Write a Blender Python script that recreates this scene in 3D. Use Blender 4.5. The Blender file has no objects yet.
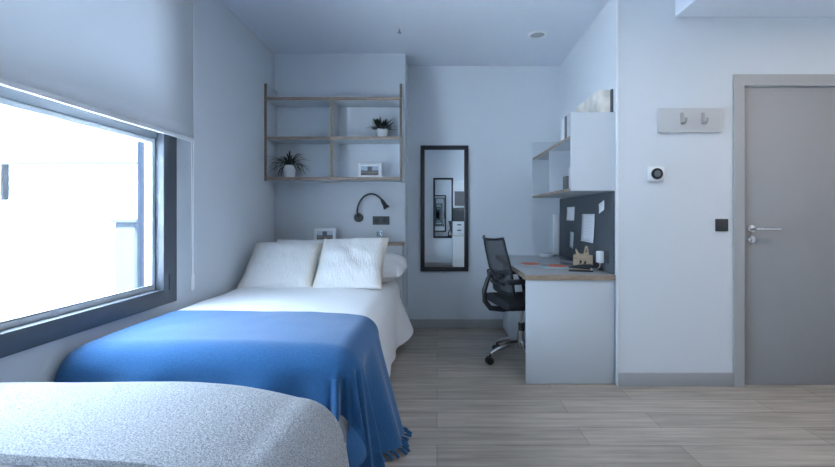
import bpy, bmesh, math, random
from mathutils import Vector, Matrix, noise
R = math.radians
PI = math.pi
rng = random.Random(7)
scn = bpy.context.scene
COL = scn.collection

# ------------------------------------------------------------------ materials
def lin(c):
    return tuple(((v / 12.92) if v <= 0.04045 else ((v + 0.055) / 1.055) ** 2.4) for v in c)

def new_mat(name):
    m = bpy.data.materials.new(name); m.use_nodes = True
    nt = m.node_tree
    return m, nt, nt.nodes['Principled BSDF']

def mat(name, col, rough=0.6, metal=0.0, var=0.0, vscale=8.0, bump=0.0, bscale=60.0, stretch=(1, 1, 1), spec=0.5, sheen=0.0):
    m, nt, b = new_mat(name)
    b.inputs['Base Color'].default_value = (*col, 1)
    b.inputs['Roughness'].default_value = rough
    b.inputs['Metallic'].default_value = metal
    b.inputs['Specular IOR Level'].default_value = spec
    if sheen: b.inputs['Sheen Weight'].default_value = sheen
    tc = nt.nodes.new('ShaderNodeTexCoord'); mp = nt.nodes.new('ShaderNodeMapping')
    mp.inputs['Scale'].default_value = stretch
    nt.links.new(tc.outputs['Object'], mp.inputs['Vector'])
    if var:
        n = nt.nodes.new('ShaderNodeTexNoise'); n.inputs['Scale'].default_value = vscale; n.inputs['Detail'].default_value = 5
        r = nt.nodes.new('ShaderNodeValToRGB')
        r.color_ramp.elements[0].position = 0.3; r.color_ramp.elements[1].position = 0.7
        r.color_ramp.elements[0].color = (*[max(0, c * (1 - var)) for c in col], 1)
        r.color_ramp.elements[1].color = (*[min(1, c * (1 + var)) for c in col], 1)
        nt.links.new(mp.outputs[0], n.inputs['Vector']); nt.links.new(n.outputs['Fac'], r.inputs[0])
        nt.links.new(r.outputs[0], b.inputs['Base Color'])
    if bump:
        n = nt.nodes.new('ShaderNodeTexNoise'); n.inputs['Scale'].default_value = bscale; n.inputs['Detail'].default_value = 4
        bp = nt.nodes.new('ShaderNodeBump'); bp.inputs['Strength'].default_value = bump; bp.inputs['Distance'].default_value = 0.004
        nt.links.new(mp.outputs[0], n.inputs['Vector']); nt.links.new(n.outputs['Fac'], bp.inputs['Height'])
        nt.links.new(bp.outputs[0], b.inputs['Normal'])
    return m

def floor_mat():
    m, nt, b = new_mat('oak vinyl planks')
    N, L = nt.nodes.new, nt.links.new
    tc = N('ShaderNodeTexCoord')
    br = N('ShaderNodeTexBrick')
    br.inputs['Color1'].default_value = (0.0, 0.0, 0.0, 1); br.inputs['Color2'].default_value = (1, 1, 1, 1)
    br.inputs['Mortar'].default_value = (0.5, 0.5, 0.5, 1)
    br.inputs['Scale'].default_value = 1.0; br.inputs['Brick Width'].default_value = 1.22; br.inputs['Row Height'].default_value = 0.18
    br.inputs['Mortar Size'].default_value = 0.0012; br.inputs['Bias'].default_value = 0.0
    br.offset = 0.37; br.offset_frequency = 2
    L(tc.outputs['Object'], br.inputs['Vector'])
    mp = N('ShaderNodeMapping'); mp.inputs['Scale'].default_value = (0.9, 14, 1)
    L(tc.outputs['Object'], mp.inputs['Vector'])
    n1 = N('ShaderNodeTexNoise'); n1.inputs['Scale'].default_value = 2.2; n1.inputs['Detail'].default_value = 8; n1.inputs['Roughness'].default_value = 0.62
    L(mp.outputs[0], n1.inputs['Vector'])
    ma = N('ShaderNodeMath'); ma.operation = 'MULTIPLY_ADD'; ma.inputs[1].default_value = 0.16; L(br.outputs['Color'], ma.inputs[0]); 
    L(n1.outputs['Fac'], ma.inputs[2])
    r = N('ShaderNodeValToRGB'); e = r.color_ramp.elements
    e[0].position = 0.30; e[0].color = (0.215, 0.183, 0.149, 1)
    e[1].position = 0.86; e[1].color = (0.55, 0.475, 0.40, 1)
    L(ma.outputs[0], r.inputs[0])
    mx = N('ShaderNodeMix'); mx.data_type = 'RGBA'; mx.inputs['B'].default_value = (0.07, 0.055, 0.045, 1)
    L(br.outputs['Fac'], mx.inputs['Factor']); L(r.outputs[0], mx.inputs['A'])
    L(mx.outputs['Result'], b.inputs['Base Color'])
    b.inputs['Roughness'].default_value = 0.42
    bp = N('ShaderNodeBump'); bp.inputs['Strength'].default_value = 0.12; bp.inputs['Distance'].default_value = 0.003
    L(n1.outputs['Fac'], bp.inputs['Height']); L(bp.outputs[0], b.inputs['Normal'])
    return m

def knit_mat():
    m, nt, b = new_mat('grey melange knit')
    N, L = nt.nodes.new, nt.links.new
    tc = N('ShaderNodeTexCoord')
    n1 = N('ShaderNodeTexNoise'); n1.inputs['Scale'].default_value = 290; n1.inputs['Detail'].default_value = 6
    L(tc.outputs['Object'], n1.inputs['Vector'])
    r = N('ShaderNodeValToRGB'); e = r.color_ramp.elements
    e[0].position = 0.30; e[0].color = (0.13, 0.137, 0.148, 1)
    e[1].position = 0.68; e[1].color = (0.55, 0.55, 0.56, 1)
    L(n1.outputs['Fac'], r.inputs[0]); L(r.outputs[0], b.inputs['Base Color'])
    n2 = N('ShaderNodeTexNoise'); n2.inputs['Scale'].default_value = 120; n2.inputs['Detail'].default_value = 5
    L(tc.outputs['Object'], n2.inputs['Vector'])
    bp = N('ShaderNodeBump'); bp.inputs['Strength'].default_value = 0.7; bp.inputs['Distance'].default_value = 0.006
    L(n2.outputs['Fac'], bp.inputs['Height']); L(bp.outputs[0], b.inputs['Normal'])
    b.inputs['Roughness'].default_value = 0.95; b.inputs['Sheen Weight'].default_value = 0.1
    return m

def cushion_mat():
    # white woven cotton with cream bands near the side seams and a fine vertical rib
    m, nt, b = new_mat('ribbed cream cotton')
    N, L = nt.nodes.new, nt.links.new
    tc = N('ShaderNodeTexCoord'); sp = N('ShaderNodeSeparateXYZ'); L(tc.outputs['Object'], sp.inputs[0])
    ab = N('ShaderNodeMath'); ab.operation = 'ABSOLUTE'; L(sp.outputs['X'], ab.inputs[0])
    r = N('ShaderNodeValToRGB'); e = r.color_ramp.elements
    e[0].position = 0.195; e[0].color = (0.74, 0.73, 0.715, 1)
    e[1].position = 0.235; e[1].color = (0.70, 0.655, 0.58, 1)
    L(ab.outputs[0], r.inputs[0]); L(r.outputs[0], b.inputs['Base Color'])
    mp = N('ShaderNodeMapping'); mp.inputs['Scale'].default_value = (5, 1, 1); L(tc.outputs['Object'], mp.inputs[0])
    n = N('ShaderNodeTexNoise'); n.inputs['Scale'].default_value = 26; n.inputs['Detail'].default_value = 5; L(mp.outputs[0], n.inputs['Vector'])
    bp = N('ShaderNodeBump'); bp.inputs['Strength'].default_value = 0.9; bp.inputs['Distance'].default_value = 0.010
    L(n.outputs['Fac'], bp.inputs['Height']); L(bp.outputs[0], b.inputs['Normal'])
    b.inputs['Roughness'].default_value = 0.9
    return m

def glass_mat(name='window glass', refl=0.06, tint=(0.97, 0.985, 1)):
    m = bpy.data.materials.new(name); m.use_nodes = True; nt = m.node_tree; nt.nodes.clear()
    o = nt.nodes.new('ShaderNodeOutputMaterial'); mx = nt.nodes.new('ShaderNodeMixShader')
    t = nt.nodes.new('ShaderNodeBsdfTransparent'); t.inputs[0].default_value = (*tint, 1)
    g = nt.nodes.new('ShaderNodeBsdfGlossy'); g.inputs['Roughness'].default_value = 0.02
    mx.inputs[0].default_value = refl
    nt.links.new(t.outputs[0], mx.inputs[1]); nt.links.new(g.outputs[0], mx.inputs[2]); nt.links.new(mx.outputs[0], o.inputs[0])
    return m

def translucent_mat(name, col, trans):
    m = bpy.data.materials.new(name); m.use_nodes = True; nt = m.node_tree; nt.nodes.clear()
    o = nt.nodes.new('ShaderNodeOutputMaterial'); mx = nt.nodes.new('ShaderNodeMixShader')
    d = nt.nodes.new('ShaderNodeBsdfDiffuse'); d.inputs[0].default_value = (*col, 1)
    t = nt.nodes.new('ShaderNodeBsdfTranslucent'); t.inputs[0].default_value = (*col, 1)
    mx.inputs[0].default_value = trans
    nt.links.new(d.outputs[0], mx.inputs[1]); nt.links.new(t.outputs[0], mx.inputs[2]); nt.links.new(mx.outputs[0], o.inputs[0])
    return m

def mesh_fabric_mat():
    m = bpy.data.materials.new('black chair netting'); m.use_nodes = True; nt = m.node_tree
    b = nt.nodes['Principled BSDF']; b.inputs['Base Color'].default_value = (0.035, 0.04, 0.048, 1); b.inputs['Roughness'].default_value = 0.7
    o = nt.nodes['Material Output']; mx = nt.nodes.new('ShaderNodeMixShader'); t = nt.nodes.new('ShaderNodeBsdfTransparent')
    mx.inputs[0].default_value = 0.42
    nt.links.new(b.outputs[0], mx.inputs[1]); nt.links.new(t.outputs[0], mx.inputs[2]); nt.links.new(mx.outputs[0], o.inputs[0])
    return m

def ramp_mat(name, axis, stops, rough=0.7):
    # hard colour bands along an object axis (printed matter)
    m, nt, b = new_mat(name)
    N, L = nt.nodes.new, nt.links.new
    tc = N('ShaderNodeTexCoord'); sp = N('ShaderNodeSeparateXYZ'); L(tc.outputs['Generated'], sp.inputs[0])
    n = N('ShaderNodeTexNoise'); n.inputs['Scale'].default_value = 5; L(tc.outputs['Generated'], n.inputs['Vector'])
    ma = N('ShaderNodeMath'); ma.operation = 'MULTIPLY_ADD'; ma.inputs[1].default_value = 0.22
    L(n.outputs['Fac'], ma.inputs[0]); L(sp.outputs[axis], ma.inputs[2])
    r = N('ShaderNodeValToRGB'); r.color_ramp.interpolation = 'CONSTANT'
    els = r.color_ramp.elements
    els[0].position = stops[0][0]; els[0].color = (*stops[0][1], 1)
    els[1].position = stops[1][0]; els[1].color = (*stops[1][1], 1)
    for p, c in stops[2:]:
        e = els.new(p); e.color = (*c, 1)
    L(ma.outputs[0], r.inputs[0]); L(r.outputs[0], b.inputs['Base Color'])
    b.inputs['Roughness'].default_value = rough
    return m

def lines_mat(name, scale, axis='Z'):
    m, nt, b = new_mat(name)
    N, L = nt.nodes.new, nt.links.new
    tc = N('ShaderNodeTexCoord')
    w = N('ShaderNodeTexWave'); w.bands_direction = axis; w.inputs['Scale'].default_value = scale; w.inputs['Distortion'].default_value = 0.6
    L(tc.outputs['Generated'], w.inputs['Vector'])
    r = N('ShaderNodeValToRGB'); e = r.color_ramp.elements
    e[0].position = 0.25; e[0].color = (0.62, 0.64, 0.67, 1); e[1].position = 0.5; e[1].color = (0.80, 0.81, 0.82, 1)
    L(w.outputs['Fac'], r.inputs[0]); L(r.outputs[0], b.inputs['Base Color']); b.inputs['Roughness'].default_value = 0.7
    return m

M = {}
M['wall'] = mat('cool white wall paint', (0.64, 0.675, 0.71), 0.85, bump=0.04, bscale=220)
M['ceiling'] = mat('ceiling paint', (0.67, 0.71, 0.77), 0.9)
M['floor'] = floor_mat()
M['skirting'] = mat('grey skirting', (0.36, 0.365, 0.375), 0.5)
M['door'] = mat('grey door laminate', (0.315, 0.315, 0.32), 0.55, var=0.02, vscale=3)
M['doorframe'] = mat('grey door frame', (0.38, 0.38, 0.38), 0.45)
M['chrome'] = mat('brushed steel', (0.72, 0.73, 0.75), 0.22, 1.0)
M['hinge'] = mat('dark slot', (0.03, 0.03, 0.035), 0.6)
M['winframe'] = mat('grey aluminium', (0.082, 0.094, 0.110), 0.45, 0.0)
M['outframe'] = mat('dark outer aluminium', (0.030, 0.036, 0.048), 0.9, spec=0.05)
M['outdark'] = mat('weathered zinc', (0.038, 0.044, 0.052), 0.9, spec=0.0)
M['transom'] = mat('mid grey aluminium', (0.20, 0.215, 0.235), 0.5)
M['winlight'] = mat('pale aluminium', (0.62, 0.65, 0.68), 0.4)
M['glass'] = glass_mat()
M['blind'] = translucent_mat('roller blind fabric', (0.76, 0.78, 0.80), 0.12)
M['plastic_white'] = mat('white plastic', (0.74, 0.75, 0.76), 0.45)
M['white_lam'] = mat('white laminate', (0.53, 0.565, 0.60), 0.5)
M['oak'] = mat('oak edging', (0.30, 0.225, 0.165), 0.55, var=0.2, vscale=6, stretch=(3, 3, 20))
M['oakdark'] = mat('weathered oak edging', (0.20, 0.155, 0.125), 0.6, var=0.2, vscale=6, stretch=(3, 3, 20))
M['top'] = mat('grey worktop laminate', (0.40, 0.42, 0.43), 0.32, var=0.03, vscale=40)
M['pin'] = mat('charcoal felt pinboard', (0.085, 0.098, 0.112), 0.95, var=0.12, vscale=120, bump=0.2, bscale=300)
M['black'] = mat('black plastic', (0.013, 0.015, 0.02), 0.42)
M['blackframe'] = mat('black mirror frame', (0.018, 0.024, 0.034), 0.45)
M['blacksoft'] = mat('black seat fabric', (0.014, 0.016, 0.021), 0.8, bump=0.2, bscale=260)
M['net'] = mesh_fabric_mat()
M['mirror'] = mat('mirror glass', (0.86, 0.89, 0.90), 0.0, 1.0)
M['linen'] = mat('white duvet cotton', (0.80, 0.80, 0.805), 0.9, bump=0.18, bscale=14)
M['pillow'] = mat('white pillow cotton', (0.78, 0.78, 0.79), 0.9, bump=0.25, bscale=16)
M['cushion'] = cushion_mat()
M['blue'] = mat('blue woven throw', (0.012, 0.098, 0.25), 0.9, var=0.14, vscale=160, bump=0.35, bscale=90, sheen=0.25)
M['knit'] = knit_mat()
M['bedbase'] = mat('pale grey bed base', (0.55, 0.555, 0.56), 0.8, bump=0.1, bscale=200)
M['pot'] = mat('white plant pot', (0.74, 0.75, 0.76), 0.5)
M['soil'] = mat('potting soil', (0.035, 0.028, 0.022), 0.95, bump=0.5, bscale=80)
M['leaf'] = mat('dark green leaf', (0.016, 0.030, 0.026), 0.5, var=0.35, vscale=30)
M['brightwhite'] = mat('bright white plastic', (0.92, 0.92, 0.92), 0.5)
M['paper'] = mat('white paper', (0.80, 0.81, 0.82), 0.7)
M['lined'] = lines_mat('printed page', 6)
M['photo'] = ramp_mat('landscape print', 'Z', [(0.0, (0.10, 0.09, 0.085)), (0.30, (0.20, 0.17, 0.15)), (0.50, (0.13, 0.15, 0.18)), (0.66, (0.42, 0.48, 0.56))])
M['orange'] = mat('orange print', (0.80, 0.20, 0.10), 0.6, var=0.2, vscale=30)
M['brochure'] = mat('brochure paper', (0.50, 0.56, 0.58), 0.5)
M['wood'] = mat('light plywood', (0.48, 0.37, 0.255), 0.6, var=0.12, vscale=8, stretch=(2, 2, 20))
M['marble'] = mat('beige mottled card', (0.68, 0.635, 0.57), 0.7, var=0.2, vscale=14)
M['binder'] = mat('dark grey binder', (0.10, 0.105, 0.115), 0.6)
M['darkplate'] = mat('anthracite plate', (0.045, 0.05, 0.058), 0.5)
M['hookboard'] = mat('grey hook board', (0.50, 0.505, 0.51), 0.55)
M['hookmetal'] = mat('satin hook metal', (0.36, 0.35, 0.34), 0.55, 0.3)
M['stucco'] = mat('white render', (0.85, 0.86, 0.87), 0.9, bump=0.1, bscale=60)
M['terrace'] = mat('pale terrace paving', (0.62, 0.63, 0.65), 0.9, var=0.05, vscale=4)
M['sensor'] = mat('thermostat display', (0.02, 0.025, 0.03), 0.25)
M['clear'] = glass_mat('clear drinking glass', 0.16, (0.93, 0.95, 0.96))
M['cardbox'] = mat('white card box', (0.68, 0.69, 0.70), 0.6)
M['rose'] = mat('pale pinkish card', (0.56, 0.53, 0.52), 0.7)
M['lens'] = mat('frosted lamp lens', (0.42, 0.45, 0.47), 0.4)

# ------------------------------------------------------------------ mesh helpers
class MB:
    def __init__(s): s.bm = bmesh.new()
    def box(s, x0, x1, y0, y1, z0, z1, bevel=0.0, seg=2):
        vs = [s.bm.verts.new((x, y, z)) for z in (z0, z1) for y in (y0, y1) for x in (x0, x1)]
        fs = [(0, 2, 3, 1), (4, 5, 7, 6), (0, 1, 5, 4), (1, 3, 7, 5), (3, 2, 6, 7), (2, 0, 4, 6)]
        faces = [s.bm.faces.new([vs[i] for i in f]) for f in fs]
        if bevel:
            es = list({e for f in faces for e in f.edges})
            bmesh.ops.bevel(s.bm, geom=es, offset=bevel, segments=seg, affect='EDGES', profile=0.5)
        return s
    def prism(s, pts, axis, a, b, bevel=0.0):
        # polygon pts (2D) extruded along axis from a to b
        def P(p, t):
            return {'x': (t, p[0], p[1]), 'y': (p[0], t, p[1]), 'z': (p[0], p[1], t)}[axis]
        A = [s.bm.verts.new(P(p, a)) for p in pts]; B = [s.bm.verts.new(P(p, b)) for p in pts]
        fs = [s.bm.faces.new(A[::-1]), s.bm.faces.new(B)]
        n = len(pts)
        for i in range(n):
            j = (i + 1) % n
            fs.append(s.bm.faces.new((A[i], A[j], B[j], B[i])))
        bmesh.ops.recalc_face_normals(s.bm, faces=fs)
        if bevel:
            es = list({e for f in fs for e in f.edges})
            bmesh.ops.bevel(s.bm, geom=es, offset=bevel, segments=2, affect='EDGES', profile=0.5)
        return s
    def tube(s, pts, r, n=10, closed=False, cap=True):
        pts = [Vector(p) for p in pts]; m = len(pts)
        rs = r if isinstance(r, (list, tuple)) else [r] * m
        rings = []; up = None
        for i, p in enumerate(pts):
            a = pts[i - 1] if (i > 0 or closed) else p
            b = pts[(i + 1) % m] if (i < m - 1 or closed) else p
            d = (b - a).normalized()
            if up is None:
                up = Vector((0, 0, 1)) if abs(d.z) < 0.9 else Vector((1, 0, 0))
            up = (up - d * up.dot(d)); up = up.normalized() if up.length > 1e-6 else d.orthogonal().normalized()
            q = d.cross(up)
            rings.append([s.bm.verts.new(p + (up * math.cos(2 * PI * k / n) + q * math.sin(2 * PI * k / n)) * rs[i]) for k in range(n)])
        for i in range(m if closed else m - 1):
            A, B = rings[i], rings[(i + 1) % m]
            for k in range(n):
                s.bm.faces.new((A[k], A[(k + 1) % n], B[(k + 1) % n], B[k]))
        if cap and not closed:
            s.bm.faces.new(rings[0][::-1]); s.bm.faces.new(rings[-1])
        return s
    def lathe(s, prof, c=(0, 0, 0), axis='z', n=24):
        # prof: list of (radius, height)
        c = Vector(c); rings = []
        for (r, h) in prof:
            ring = []
            for k in range(n):
                a = 2 * PI * k / n; u, v = r * math.cos(a), r * math.sin(a)
                o = {'z': (u, v, h), 'y': (u, h, v), 'x': (h, u, v)}[axis]
                ring.append(s.bm.verts.new(c + Vector(o)))
            rings.append(ring)
        fs = []
        for A, B in zip(rings, rings[1:]):
            for k in range(n):
                fs.append(s.bm.faces.new((A[k], A[(k + 1) % n], B[(k + 1) % n], B[k])))
        fs.append(s.bm.faces.new(rings[0][::-1])); fs.append(s.bm.faces.new(rings[-1]))
        bmesh.ops.recalc_face_normals(s.bm, faces=fs)
        return s
    def grid(s, rows):
        V = [[s.bm.verts.new(p) for p in row] for row in rows]
        for i in range(len(V) - 1):
            for j in range(len(V[0]) - 1):
                s.bm.faces.new((V[i][j], V[i][j + 1], V[i + 1][j + 1], V[i + 1][j]))
        return s
    def build(s, name, m, parent=None, smooth=True, ang=35, local=False, origin=None):
        off = Vector((0, 0, 0))
        if parent is not None and not local:
            p = parent
            while p is not None: off += p.location; p = p.parent
        if origin is not None: off = off + Vector(origin) if parent is None else Vector(origin)
        if not local:
            for v in s.bm.verts: v.co -= off
        me = bpy.data.meshes.new(name); s.bm.to_mesh(me); s.bm.free()
        me.materials.append(m)
        if smooth:
            for p in me.polygons: p.use_smooth = True
            me.set_sharp_from_angle(angle=R(ang))
        o = bpy.data.objects.new(name, me); COL.objects.link(o)
        if origin is not None and parent is None: o.location = origin
        if parent is not None: o.parent = parent
        return o

def tag(o, label=None, cat=None, group=None, kind=None):
    if label: o['label'] = label
    if cat: o['category'] = cat
    if group: o['group'] = group
    if kind: o['kind'] = kind
    return o
def thing(name, label, cat, loc=(0, 0, 0), group=None, rz=0.0):
    o = bpy.data.objects.new(name, None); COL.objects.link(o); o.empty_display_size = 0.1
    o.location = loc; o.rotation_euler = (0, 0, rz)
    return tag(o, label, cat, group)
def struct(o): o['kind'] = 'structure'; return o
def root_struct(name, loc=(0, 0, 0)):
    o = bpy.data.objects.new(name, None); COL.objects.link(o); o.location = loc; o['kind'] = 'structure'; return o
def copy_tree(o, parent=None):
    c = o.copy(); COL.objects.link(c); c.parent = parent
    for ch in list(o.children): copy_tree(ch, c)
    return c
def mod_subsurf(o, n=1):
    m = o.modifiers.new('Subdivision', 'SUBSURF'); m.levels = n; m.render_levels = n; return o
def mod_solid(o, t, off=1.0):
    m = o.modifiers.new('Solidify', 'SOLIDIFY'); m.thickness = t; m.offset = off; return o

# ------------------------------------------------------------------ dimensions (metres; camera stands at x=0, y=0)
H = 1.154                     # eye height
XL = -1.535                   # left wall
YB = 4.41                     # back wall
YN = 4.06                     # wall behind the bed head
YD = 2.91                     # wall with the door
ZC = 2.687                    # ceiling
YR = -0.95                    # wall behind the camera
XE = 3.4                      # end of the entrance passage
WY0, WY1, WZ0, WZ1 = 0.50, 2.49, 0.66, 2.34   # window

# ------------------------------------------------------------------ room shell
struct(MB().box(-1.72, XE + .12, YR - .12, YB + .15, -0.12, 0).build('floor', M['floor'], smooth=False))
struct(MB().box(-1.72, XE + .12, YR - .12, YB + .15, ZC, ZC + .12).build('ceiling', M['ceiling'], smooth=False))
struct(MB().box(1.611, XE, -.2, YD, 2.498, ZC).build('ceiling_soffit', M['ceiling'], smooth=False))
WT = XL - 0.17
w = MB()
w.box(WT, XL, YR - .12, WY0 + .04, 0, ZC); w.box(WT, XL, WY1 - .04, YB + .15, 0, ZC)
w.box(WT, XL, WY0 + .04, WY1 - .04, 0, WZ0 + .03); w.box(WT, XL, WY0 + .04, WY1 - .04, WZ1 - .03, ZC)
struct(w.build('wall_left', M['wall'], smooth=False))
struct(MB().box(-.30, 1.40, YB, YB + .15, 0, ZC).build('wall_back', M['wall'], smooth=False))
struct(MB().box(XL, -.30, YN, YB + .15, 0, ZC).build('wall_niche', M['wall'], smooth=False))
XRF, XRB = 1.222, 1.262        # side wall of the desk recess (front, back)
struct(MB().prism([(XRF, YD), (XRF + .14, YD), (XRF + .14, YB), (XRB, YB)], 'z', 0, ZC).build('wall_recess', M['wall'], smooth=False))
w = MB(); w.box(XRF + .14, 2.03, YD, YD + .14, 0, ZC); w.box(2.03, 2.95, YD, YD + .14, 2.075, ZC); w.box(2.95, XE, YD, YD + .14, 0, ZC)
struct(w.build('wall_right', M['wall'], smooth=False))
struct(MB().box(XE, XE + .12, YR, YB, 0, ZC).build('wall_passage', M['wall'], smooth=False))
struct(MB().box(.97, XE, -.34, -.2, 0, ZC).build('wall_front', M['wall'], smooth=False))
struct(MB().box(.97, 1.1, YR, -.34, 0, ZC).build('wall_alcove', M['wall'], smooth=False))
struct(MB().box(XL, XE, YR - .12, YR, 0, ZC).build('wall_rear', M['wall'], smooth=False))
# skirting
def skirt(name, x0, x1, y0, y1):
    struct(MB().box(x0, x1, y0, y1, 0, .092, .003).build(name, M['skirting']))
skirt('baseboard_back', -.295, 1.25, YB - .014, YB)
skirt('baseboard_right', XRF + .001, 1.998, YD - .013, YD)
skirt('baseboard_rear', -.30, .34, YR, YR + .014)
skirt('baseboard_left', XL, XL + .013, YR, 3.84)
# the slim corner trim on the recess corner
struct(MB().box(XRF - .004, XRF + .006, YD - .006, YD + .01, .0, ZC, .002).build('trim_1', M['plastic_white']))

# ------------------------------------------------------------------ door
d = root_struct('door_1', (2.0, YD, 0))
fr = MB()
fr.prism([(2.0, 0), (2.07, 0), (2.07, 2.03), (2.91, 2.03), (2.91, 0), (2.98, 0), (2.98, 2.105), (2.0, 2.105)], 'y', YD - .016, YD + .10)
fr.build('door_frame', M['doorframe'], d, smooth=False)
MB().box(2.074, 2.906, YD + .012, YD + .052, .003, 2.026, .002).build('door_leaf', M['door'], d)
h = MB()
zc = 1.062; xh = 2.135
h.lathe([(0.026, 0), (0.026, -.008), (.023, -.010)], (xh, YD + .012, zc), 'y', 24)
h.tube([(xh, YD + .004, zc), (xh, YD - .045, zc), (xh + .012, YD - .055, zc), (xh + .035, YD - .057, zc), (xh + .145, YD - .055, zc)], .0095, 12)
h.build('door_handle', M['chrome'], d)
h = MB()
h.lathe([(0.026, 0), (0.026, -.008), (.023, -.010)], (xh - .002, YD + .012, zc - .072), 'y', 24)
h.lathe([(0.009, -.010), (0.009, -.018), (.007, -.02)], (xh - .002, YD + .012, zc - .072), 'y', 16)
h.build('lock_escutcheon', M['chrome'], d)

# ------------------------------------------------------------------ window
wd = root_struct('window_1', (XL, (WY0 + WY1) / 2, WZ0))
def ring(mb, x0, x1, y0, y1, z0, z1, t, tb=None, bevel=.004):
    tb = tb if tb is not None else t
    mb.box(x0, x1, y0, y0 + t, z0, z1, bevel); mb.box(x0, x1, y1 - t, y1, z0, z1, bevel)
    mb.box(x0, x1, y0 + t, y1 - t, z0, z0 + tb, bevel); mb.box(x0, x1, y0 + t, y1 - t, z1 - tb, z1, bevel)
f = MB(); ring(f, XL - .03, XL + .03, WY0, WY1, WZ0, WZ1, .12, .085)
f.build('window_frame', M['winframe'], wd)
YM = 1.47
f = MB(); f.box(XL - .075, XL - .005, WY0 + .121, WY1 - .121, 1.575, 1.78, .003); f.build('transom', M['transom'], wd)
f = MB(); f.box(XL - .07, XL + .012, YM - .045, YM + .03, WZ0 + .10, 1.575, .004); f.build('mullion', M['winlight'], wd)
for (a, b) in ((WY0 + .12, YM - .045), (YM + .03, WY1 - .12)):
    sash = MB(); ring(sash, XL - .06, XL - .018, a, b, WZ0 + .085, 1.575, .026, .024, .003)
    sash = sash.build('sash', M['winlight'], wd)
    MB().box(XL - .044, XL - .038, a + .024, b - .024, WZ0 + .106, 1.552).build('pane', M['glass'], sash, smooth=False)
    gs = MB(); gs.box(XL - .036, XL - .0175, a + .027, b - .027, WZ0 + .1095, WZ0 + .114)
    gs.build('gasket', M['winframe'], sash)
    MB().box(XL - .044, XL - .038, a, b, 1.78, WZ1 - .085).build('top_pane', M['glass'], wd, smooth=False)
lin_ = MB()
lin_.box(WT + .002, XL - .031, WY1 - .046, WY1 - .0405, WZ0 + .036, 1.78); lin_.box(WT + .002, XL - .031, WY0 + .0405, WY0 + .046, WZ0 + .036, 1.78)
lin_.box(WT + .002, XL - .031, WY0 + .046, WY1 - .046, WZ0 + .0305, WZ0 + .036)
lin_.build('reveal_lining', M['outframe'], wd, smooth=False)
hb = MB(); hb.box(XL + .012, XL + .03, YM - .012, YM + .018, 1.19, 1.33, .004); hb.box(XL + .03, XL + .052, YM - .008, YM + .026, 1.205, 1.335, .008)
hb.build('window_handle', M['winlight'], wd)
MB().box(XL + .0295, XL + .0315, 2.412, 2.42, .735, .825).build('drain_slot', M['hinge'], wd)

# roller blind
bl = thing('roller_blind', 'white roller blind pulled halfway down over the window', 'blind', (XL + .08, 1.5, 2.6))
XB = XL + .085
rows = [[(XB + .004 * math.sin(z * 2.2), y, z) for y in (0.42, 1.0, 1.6, 2.2, 2.565)] for z in [1.605 + i * (2.60 - 1.605) / 12 for i in range(13)]]
fab = MB().grid(rows).build('blind_fabric', M['blind'], bl); mod_solid(fab, .0012, 0)
MB().box(XB - .005, XB + .009, .42, 2.567, 1.588, 1.612, .004).build('hem_bar', M['plastic_white'], bl)
t = MB(); t.tube([(XB - .03, .40, 2.62), (XB - .03, 2.58, 2.62)], .03, 18); t.build('roller', M['plastic_white'], bl)
for y in (.40, 2.582):
    MB().box(XL, XB + .01, y - .004, y + .004, 2.57, ZC, .002).build('bracket', M['plastic_white'], bl)
ch = MB()
for dy in (-.014, .014):
    ch.tube([(XB - .03, 2.60 + dy, 2.62), (XB - .028, 2.60 + dy * .8, 1.6), (XB - .026, 2.60 + dy * .25, .80)], .0032, 6)
chain = ch.build('bead_chain', M['brightwhite'], bl)
wgt = MB(); wgt.box(XB - .034, XB - .020, 2.588, 2.612, .70, .80, .006); wgt.build('chain_weight', M['brightwhite'], bl)

# ------------------------------------------------------------------ outside the window
struct(MB().box(-14, WT, -6, 14, -.35, -.2).build('ground', M['terrace'], smooth=False))
nb = thing('neighbouring_building', 'white rendered low building seen through the window', 'building', (-6, 6.0, -.2))
MB().box(-10, -3.9, 6.0, 8.0, -.2, 1.86).build('facade', M['stucco'], nb, smooth=False)
MB().box(-10.05, -3.85, 5.95, 8.05, 1.86, 1.905, .004).build('coping', M['outdark'], nb)
MB().box(-5.86, -4.5, 5.985, 5.9995, .07, .10).build('plinth_strip', M['outdark'], nb)
ps = thing('parapet_post', 'pale capped post standing outside by window edge', 'post', (-2.9, 4.0, -.2))
MB().box(-2.96, -2.78, 3.95, 4.15, -.2, 1.09, .005).build('shaft', M['outdark'], ps)
MB().box(-2.99, -2.75, 3.92, 4.18, 1.09, 1.125, .005).build('cap', M['outdark'], ps)

# ------------------------------------------------------------------ wall shelf above the bed
def wall_shelf(yf, yb, label, flip=1):
    s = thing('wall_shelf', label, 'shelf', (-.93, (yf + yb) / 2, 1.46))
    ya, yb_ = min(yf, yb), max(yf, yb)
    e = .004 * flip                                       # edging stands at the front
    def band(mb): return mb
    for x in (XL + .002, -.332):
        p = MB().box(x, x + .022, min(yf + e, yb), max(yf + e, yb), 1.462, 2.325).build('side_panel', M['white_lam'], s)
        MB().box(x, x + .022, min(yf, yf + e), max(yf, yf + e), 1.462, 2.325).build('edging', M['oakdark'], p)
    def board(name, x0, x1, z0, z1):
        b = MB().box(x0, x1, min(yf + e, yb), max(yf + e, yb), z0, z1).build(name, M['white_lam'], s)
        MB().box(x0, x1, min(yf, yf + e), max(yf, yf + e), z0, z1).build('edging', M['oak'], b)
    board('shelf_board', XL + .024, -.332, 2.178, 2.205)
    board('shelf_board', XL + .024, -.332, 1.832, 1.855)
    board('shelf_board', XL + .024, -.332, 1.470, 1.495)
    board('divider', -.945, -.922, 1.855, 2.178)
    board('divider', -.945, -.922, 1.495, 1.832)
    return s
wall_shelf(3.815, YN, 'open wall shelf with oak edges and six compartments above the bed')

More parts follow.
